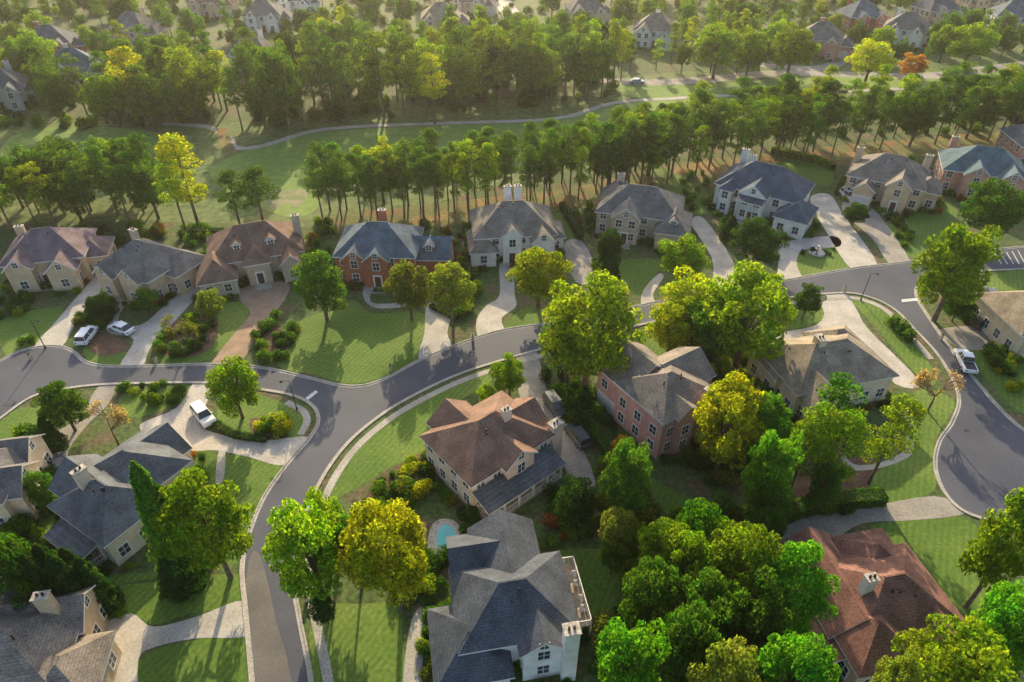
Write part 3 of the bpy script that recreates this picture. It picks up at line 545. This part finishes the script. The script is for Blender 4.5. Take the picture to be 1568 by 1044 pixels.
# ---------------------------------------------------------------- shrubs and hedges
par=empty('foundation_shrubs')
SC=['DK','GR','DK','YG','GR','OL','DK','GR','GR','YG','OL','DK','GR','GR','RD']
for x,y,s in shr_list: put(random.choice(SHR),'shrub',x,y,s,s*random.uniform(.8,1.2),random.choice(SC),par)
def garden(px,n,smin=.5,smax=1.3,cols=SC):
    poly=[G(*p) for p in px]; xs=[p[0] for p in poly]; ys=[p[1] for p in poly]; k=0;t=0; par=empty('garden_shrubs')
    while k<n and t<n*30:
        t+=1; x=random.uniform(min(xs),max(xs)); y=random.uniform(min(ys),max(ys))
        if not inpoly(x,y,poly) or any(inpoly(x,y,r) for r in rects) or any(inpoly(x,y,d) for d in drives) or inpoly(x,y,roadpoly): continue
        k+=1; s=random.uniform(smin,smax); put(random.choice(SHR),'shrub',x,y,s,s*random.uniform(.8,1.3),random.choice(cols),par)
garden([(570,745),(655,690),(668,745),(610,795),(560,780)],50,.5,1.3,['DK','GR','YG','Y','YG','GR','OL'])
garden([(240,500),(325,478),(335,520),(300,545),(240,545)],32,.6,1.4)
garden([(0,460),(60,455),(40,490),(0,500)],14); garden([(110,490),(160,470),(190,480),(150,515),(125,515)],20)
garden([(385,525),(425,480),(460,500),(440,545),(400,553)],24,.6,1.4)
garden([(380,640),(440,645),(445,672),(390,672)],14,.6,1.5,['GR','YG','Y'])
garden([(170,595),(250,590),(300,600),(260,625),(190,610)],20,.5,1.1,['DK','GR','GR','YG','DK'])
garden([(60,700),(95,760),(60,800),(30,790)],20,.8,1.6); garden([(0,790),(60,810),(90,860),(0,900)],30,.8,1.9,['GR','YG','DK'])
garden([(690,410),(730,420),(740,470),(700,490)],24,.6,1.4); garden([(880,400),(930,400),(950,440),(900,440)],12,.8,1.6)
garden([(1080,300),(1110,320),(1130,370),(1110,380)],12,.6,1.2); garden([(1210,385),(1290,378),(1290,390),(1240,392)],8,.4,.7,['DK','GR'])
garden([(1330,350),(1390,320),(1400,370),(1385,395)],20,.6,1.1); garden([(1500,520),(1540,525),(1568,600),(1540,600)],22,.7,1.3,['GR','YG','Y','DK'])
garden([(620,790),(660,880),(650,930),(600,935)],18,.7,1.5,['OL','YG','GR']); garden([(830,760),(900,750),(930,800),(850,840)],30,.6,1.5)
garden([(915,700),(960,720),(1000,790),(930,800)],25,.8,1.7,['GR','OL','GR','YG']); garden([(640,940),(660,920),(672,1000),(655,1050)],16,.5,1.)
garden([(930,960),(900,1000),(920,1045),(1000,1045)],22,.8,1.8,['GR','OL','YG']); garden([(1190,540),(1180,600),(1210,650),(1160,640)],20,.8,1.6)
garden([(1090,640),(1190,650),(1180,760),(1060,740)],40,.8,1.8,['GR','DK','OL']); garden([(1230,780),(1300,775),(1310,790),(1230,800)],14,.7,1.3)
garden([(950,760),(1250,790),(1260,1000),(950,1045)],90,.9,2.1,['GR','DK','YG','OL']); garden([(825,560),(915,600),(915,680),(870,650)],34,.8,1.7,['DK','GR'])
garden([(1215,1000),(1290,1010),(1320,1045),(1230,1045)],18,.7,1.5); garden([(270,350),(330,350),(330,400),(300,400)],12,.8,1.4); garden([(480,340),(520,350),(500,400),(470,390)],14,.8,1.5)
garden([(640,345),(720,345),(712,380),(690,380)],14,.6,1.3); garden([(860,330),(905,320),(905,365),(885,365)],16,.6,1.2); garden([(1040,270),(1080,260),(1085,310),(1060,330)],14,.6,1.3)
garden([(1000,520),(1180,520),(1180,560),(1090,590),(1040,545)],40,.7,1.6,['DK','GR','YG']); garden([(60,880),(130,860),(140,910),(70,900)],14,.8,1.5,['DK','GR'])
garden([(0,380),(160,345),(310,350),(300,370),(170,375)],30,.8,1.6); garden([(1240,160),(1568,150),(1568,200),(1250,215)],50,1,2.2,['DK','GR','PN']); garden([(0,150),(300,140),(330,190),(0,200)],60,1.2,2.6,['DK','PN','GR','YG'])
garden([(380,150),(940,110),(940,150),(700,175),(400,195)],110,1.2,3,['DK','PN','GR']); garden([(1460,440),(1500,440),(1490,495),(1440,480)],16,.7,1.4)
garden([(-100,0),(1700,-10),(1700,90),(900,80),(-100,110)],300,1.2,3.4,['DK','PN','GR','YG'])
garden([(640,855),(720,850),(700,880),(650,900)],14,.8,1.6,['DK','GR']); garden([(715,790),(740,810),(730,850),(712,840)],10,.8,1.5,['DK','GR'])
garden([(0,690),(50,660),(75,690),(60,720),(0,740)],18,.8,1.7,['DK','GR','YG']); garden([(1340,250),(1568,240),(1568,290),(1500,260),(1400,290)],20,.7,1.5)
garden([(570,395),(700,410),(700,432),(640,440)],16,.5,1.1); garden([(1130,360),(1200,370),(1190,400),(1140,400)],14,.6,1.3); garden([(1400,300),(1430,290),(1450,310),(1420,325)],12,.6,1.2)
MAT_CORE=nmat('hedge_twigs',(.03,.045,.015),(.05,.065,.02),2,.95)
def hedge(px,w,h,col='GR'):
    pts=catmull([G(*p) for p in px],False,6); P=[];Nn=[]
    for a,b in zip(pts,pts[1:]):
        l=math.hypot(b[0]-a[0],b[1]-a[1]); n=int(l*170*(w+2*h)/3.)
        tx,ty=(b[0]-a[0])/l,(b[1]-a[1])/l
        s=rng.uniform(0,l,n); q=rng.uniform(-w/2-h,w/2+h,n)
        off=np.clip(q,-w/2,w/2)+rng.normal(0,.07,n); z=np.where(np.abs(q)>w/2,h-(np.abs(q)-w/2),h)+rng.normal(0,.07,n)
        P.append(np.stack([a[0]+tx*s-ty*off,a[1]+ty*s+tx*off,np.maximum(z,.03)],1))
        Nn.append(np.stack([-ty*np.sign(q)*(np.abs(q)>w/2),tx*np.sign(q)*(np.abs(q)>w/2),(np.abs(q)<w/2)*1.],1)+rng.normal(size=(n,3))*.5)
    P=np.vstack(P); o=bpy.data.objects.new('hedge',plantmesh('hedge',leaves(P,np.vstack(Nn),rng.uniform(.07,.15,len(P))),[],[])); o.color=(*COL[col],1); link(o)
    strip('hedge_core',pts,-w/2+.1,w/2-.1,h-.12,MAT_CORE,h-.15).parent=o
hedge([(1185,805),(1210,790),(1270,775),(1350,768)],1.8,1.7); hedge([(580,790),(625,765),(655,735)],1.2,1.1,'GR'); hedge([(1180,235),(1250,250),(1275,262)],1.5,1.6,'YG')
hedge([(860,318),(890,368)],1.3,1.4,'DK'); hedge([(330,650),(360,668),(410,675)],1.,.7,'DK'); hedge([(660,470),(700,490)],1.,.8,'DK'); hedge([(290,362),(345,362)],1.5,1.6,'DK')
hedge([(900,640),(925,690),(960,715)],1.4,1.5,'GR')
for u,v,s in ((1362,497,1.6),(1378,508,1.6),(1393,522,1.6),(35,528,1),(48,524,1),(410,553,1.2),(425,550,1.1),(438,548,1.),(408,380,1.1)):
    x,y=G(u,v); put(random.choice(SHR),'round_shrub',x,y,s,s*1.05,'GR')
# ---------------------------------------------------------------- vehicles
def paint(n,c,met=.3): return nmat(n,c,tuple(x*1.04 for x in c),.5,.28,famt=.02,spec=.6,metal=met)
PW=paint('car_paint_white',(.8,.8,.79),0);PB=paint('car_paint_black',(.025,.025,.03));PS=paint('car_paint_silver',(.4,.42,.45));PR=paint('car_paint_red',(.3,.03,.03)); PG=paint('car_paint_grey',(.12,.13,.15))
LRED=nmat('tail_light',(.4,.01,.01),(.45,.02,.02)); LH=nmat('head_light',(.7,.7,.7),(.8,.8,.8),rough=.2)
def car(u,v,u2,v2,pm,kind='sedan'):
    x,y=G(u,v); x2,y2=G(u2,v2); rot=math.atan2(y2-y,x2-x)
    P=empty({'sedan':'parked_car','suv':'parked_suv','pickup':'pickup_truck'}[kind],(x,y,.03),rot); b=B()
    L,hw=(4.7,.9) if kind=='sedan' else (4.8,.95) if kind=='suv' else (5.6,.98)
    prof={'sedan':[(-.5,.35),(-.5,.72),(-.485,.9),(-.3,.98),(.2,.95),(.44,.8),(.5,.62),(.5,.35)],
          'suv':[(-.5,.4),(-.5,.85),(-.48,1.05),(-.3,1.08),(.2,1.06),(.44,.95),(.5,.72),(.5,.4)],
          'pickup':[(-.5,.5),(-.5,1.05),(-.48,1.1),(-.1,1.1),(.2,1.12),(.45,1.02),(.5,.8),(.5,.45)]}[kind]
    ring=[]
    for yy,k in ((-hw,0),(-hw*.93,1),(hw*.93,1),(hw,0)):
        ring.append([(px*L*(1 if k else .985),yy,pz if (k or pz<.6) else pz-.1) for px,pz in prof])
    n=len(prof)
    for a,c in zip(ring,ring[1:]):
        for i in range(n): j=(i+1)%n; b.face(pm,[a[i],a[j],c[j],c[i]])
    b.face(pm,ring[0]); b.face(pm,ring[-1])
    zb=prof[3][1]-.03
    cab={'sedan':((-.4,-.22,.12,.27),1.42),'suv':((-.47,-.42,.1,.24),1.75),'pickup':((-.12,-.08,.14,.25),1.8)}[kind]
    (a0,a1,a2,a3),zt=cab; w0,w1=hw*.92,hw*.72
    lo=[(a0*L,-w0,zb),(a3*L,-w0,zb),(a3*L,w0,zb),(a0*L,w0,zb)]; hi=[(a1*L,-w1,zt),(a2*L,-w1,zt),(a2*L,w1,zt),(a1*L,w1,zt)]
    for i in range(4): j=(i+1)%4; b.face(GLASS,[lo[i],lo[j],hi[j],hi[i]])
    b.box(pm,a1*L-.04,-w1-.03,zt-.02,a2*L+.04,w1+.03,zt+.05)
    for sy in(-1,1):
        for (xa,xb) in ((a0,a1),(a3,a2),((a0+a3)/2,(a1+a2)/2)):
            b.face(pm,[(xa*L-.05,sy*(w0+.008),zb),(xa*L+.05,sy*(w0+.008),zb),(xb*L+.05,sy*(w1+.008),zt),(xb*L-.05,sy*(w1+.008),zt)])
        for wx in(-.31,.32): b.cyl(TYRE,wx*L,.34,sy*hw-.12 if sy>0 else -hw-.02,sy*hw+.02 if sy>0 else -hw+.12,.34,.34,14,'y'); b.cyl(PS,wx*L,.34,sy*(hw+.02)-.005,sy*(hw+.02)+.01,.2,.2,10,'y')
        b.box(LH,L*.485,sy*.6-.18,.62,L*.503,sy*.6+.18,.76); b.box(LRED,-L*.503,sy*.68-.14,.72,-L*.485,sy*.68+.14,.9)
        b.box(pm,.17*L,sy*(hw+.08)-.08,zb,.17*L+.12,sy*(hw+.08)+.08,zb+.14)
    if kind=='pickup': b.box(DARK,-.48*L,-.78,.9,-.14*L,.78,1.115)
    b.build(P,{pm.name:'body','window_glass':'glazing','tyre_rubber':'tyres'})
car(188,507,175,502,PW,'sedan'); car(136,518,142,510,PW,'suv'); car(313,641,322,652,PW,'suv'); car(850,626,859,638,PG,'suv'); car(884,672,875,660,PG,'suv'); car(1507,500,1525,497,PB,'suv')
car(1516,456,1513,445,PG,'sedan'); car(1476,558,1470,545,PW,'pickup'); car(1298,304,1304,309,PW,'suv'); car(96,718,90,708,PG,'sedan'); car(1562,975,1566,960,PB,'sedan'); car(1415,74,1425,76,PR,'sedan'); car(1400,75,1407,77,PS,'suv'); car(975,128,985,128,PS,'sedan')
# ---------------------------------------------------------------- street furniture
def lamp(u,v,du=1):
    x,y=G(u,v); P=empty('street_lamp',(x,y,0)); b=B(); b.cyl(DARK,0,0,0,.5,.16,.12,8); b.cyl(DARK,0,0,.5,5.6,.075,.05,8); b.box(DARK,min(0,du*1.2),-.03,5.5,max(0,du*1.2),.03,5.57)
    b.cyl(DARK,du*1.2,0,5.35,5.55,.24,.1,8); b.cyl(LH,du*1.2,0,5.25,5.35,.18,.22,8); b.build(P,{'dark_metal':'pole','head_light':'lamp_glass'})
lamp(1318,460); lamp(455,628,-1); lamp(70,534)
def mailbox(u,v):
    x,y=G(u,v); P=empty('mailbox',(x,y,0)); b=B(); b.box(WL['stone'],-.2,-.2,-.05,.2,.2,.9); b.box(STONE,-.25,-.25,.9,.25,.25,.98); b.box(DARK,-.12,-.24,.98,.12,.24,1.1)
    n=8
    for i in range(n):
        a0,a1=math.pi*i/n,math.pi*(i+1)/n; b.face(DARK,[(.12*math.cos(a0),-.24,1.1+.12*math.sin(a0)),(.12*math.cos(a1),-.24,1.1+.12*math.sin(a1)),(.12*math.cos(a1),.24,1.1+.12*math.sin(a1)),(.12*math.cos(a0),.24,1.1+.12*math.sin(a0))])
    b.build(P,{'stone_veneer':'pillar','dark_metal':'box'})
for q in ((598,568),(724,522),(240,556),(335,595),(470,920),(1188,428),(1292,447),(1440,520),(48,550),(1000,503)): mailbox(*q)
x,y=G(1250,389); P=empty('garden_fountain',(x,y,0)); b=B(); b.cyl(STONE,0,0,-.1,.4,1.5,1.5,20); b.cyl(FWAT,0,0,.4,.42,1.25,1.25,20); b.cyl(STONE,0,0,.42,1.1,.2,.15,10); b.cyl(STONE,0,0,1.1,1.22,.2,.6,14); b.cyl(STONE,0,0,1.22,1.7,.12,.08,8); b.cyl(STONE,0,0,1.7,1.8,.12,.3,12); b.build(P)
pl=[(668,834),(672,810),(684,803),(696,813),(697,828),(686,836),(678,842)]
sheet('pool_patio',[(655,846),(662,803),(688,795),(708,812),(704,840),(680,852)],.02,STONE,4)
sheet('swimming_pool',pl,.06,WATER,4)
w=catmull([G(*p) for p in pl],True,4); strip('pool_coping',w+[w[0]],-.05,.35,.09,CONC,.08)
for u,v in ((350,575),(610,600),(430,780),(1480,660)):
    x,y=G(u,v); mk('manhole_cover',[(x+.35*math.cos(a*.524),y+.35*math.sin(a*.524),.038) for a in range(12)],[list(range(12))],DARK)
# ---------------------------------------------------------------- morning haze (real air volume)
hm,nt,N,L=newmat('haze_air'); o=N.new('ShaderNodeOutputMaterial'); vs=N.new('ShaderNodeVolumeScatter'); vs.inputs['Color'].default_value=(1,.95,.84,1); vs.inputs['Density'].default_value=.00015; vs.inputs['Anisotropy'].default_value=.6; L.new(vs.outputs[0],o.inputs['Volume'])
b=B(); b.box(hm,-1200,-200,-3,1200,1800,90); vv,ff=b.d['haze_air']; 
mk('morning_haze',vv,ff,hm)
# ---------------------------------------------------------------- light, world, camera
AZ,EL=-5,22.5
d=-Vector((math.sin(R(AZ))*math.cos(R(EL)),math.cos(R(AZ))*math.cos(R(EL)),math.sin(R(EL))))
s=bpy.data.lights.new('sun','SUN'); s.energy=7.5; s.angle=R(.6); s.color=(1,.83,.53); so=link(bpy.data.objects.new('sun',s)); so.rotation_euler=d.to_track_quat('-Z','Y').to_euler()
wd=bpy.data.worlds.new('World'); scene.world=wd; wd.use_nodes=True; nt=wd.node_tree; bg=nt.nodes['Background']; sk=nt.nodes.new('ShaderNodeTexSky'); sk.sky_type='NISHITA'; sk.sun_disc=False
sk.sun_elevation=R(EL); sk.sun_rotation=R(AZ); sk.dust_density=3; nt.links.new(sk.outputs[0],bg.inputs[0]); bg.inputs[1].default_value=.28
cam=bpy.data.cameras.new('camera'); cam.lens=24; cam.sensor_width=36; cam.clip_end=8000; co=link(bpy.data.objects.new('camera',cam)); co.location=(0,0,HC); co.rotation_euler=(R(90)-PIT,0,0); scene.camera=co
scene.view_settings.view_transform='Standard'; scene.view_settings.look='None'; scene.view_settings.exposure=0
print('OBJ',len(bpy.data.objects),'shrubs',len(shr_list))
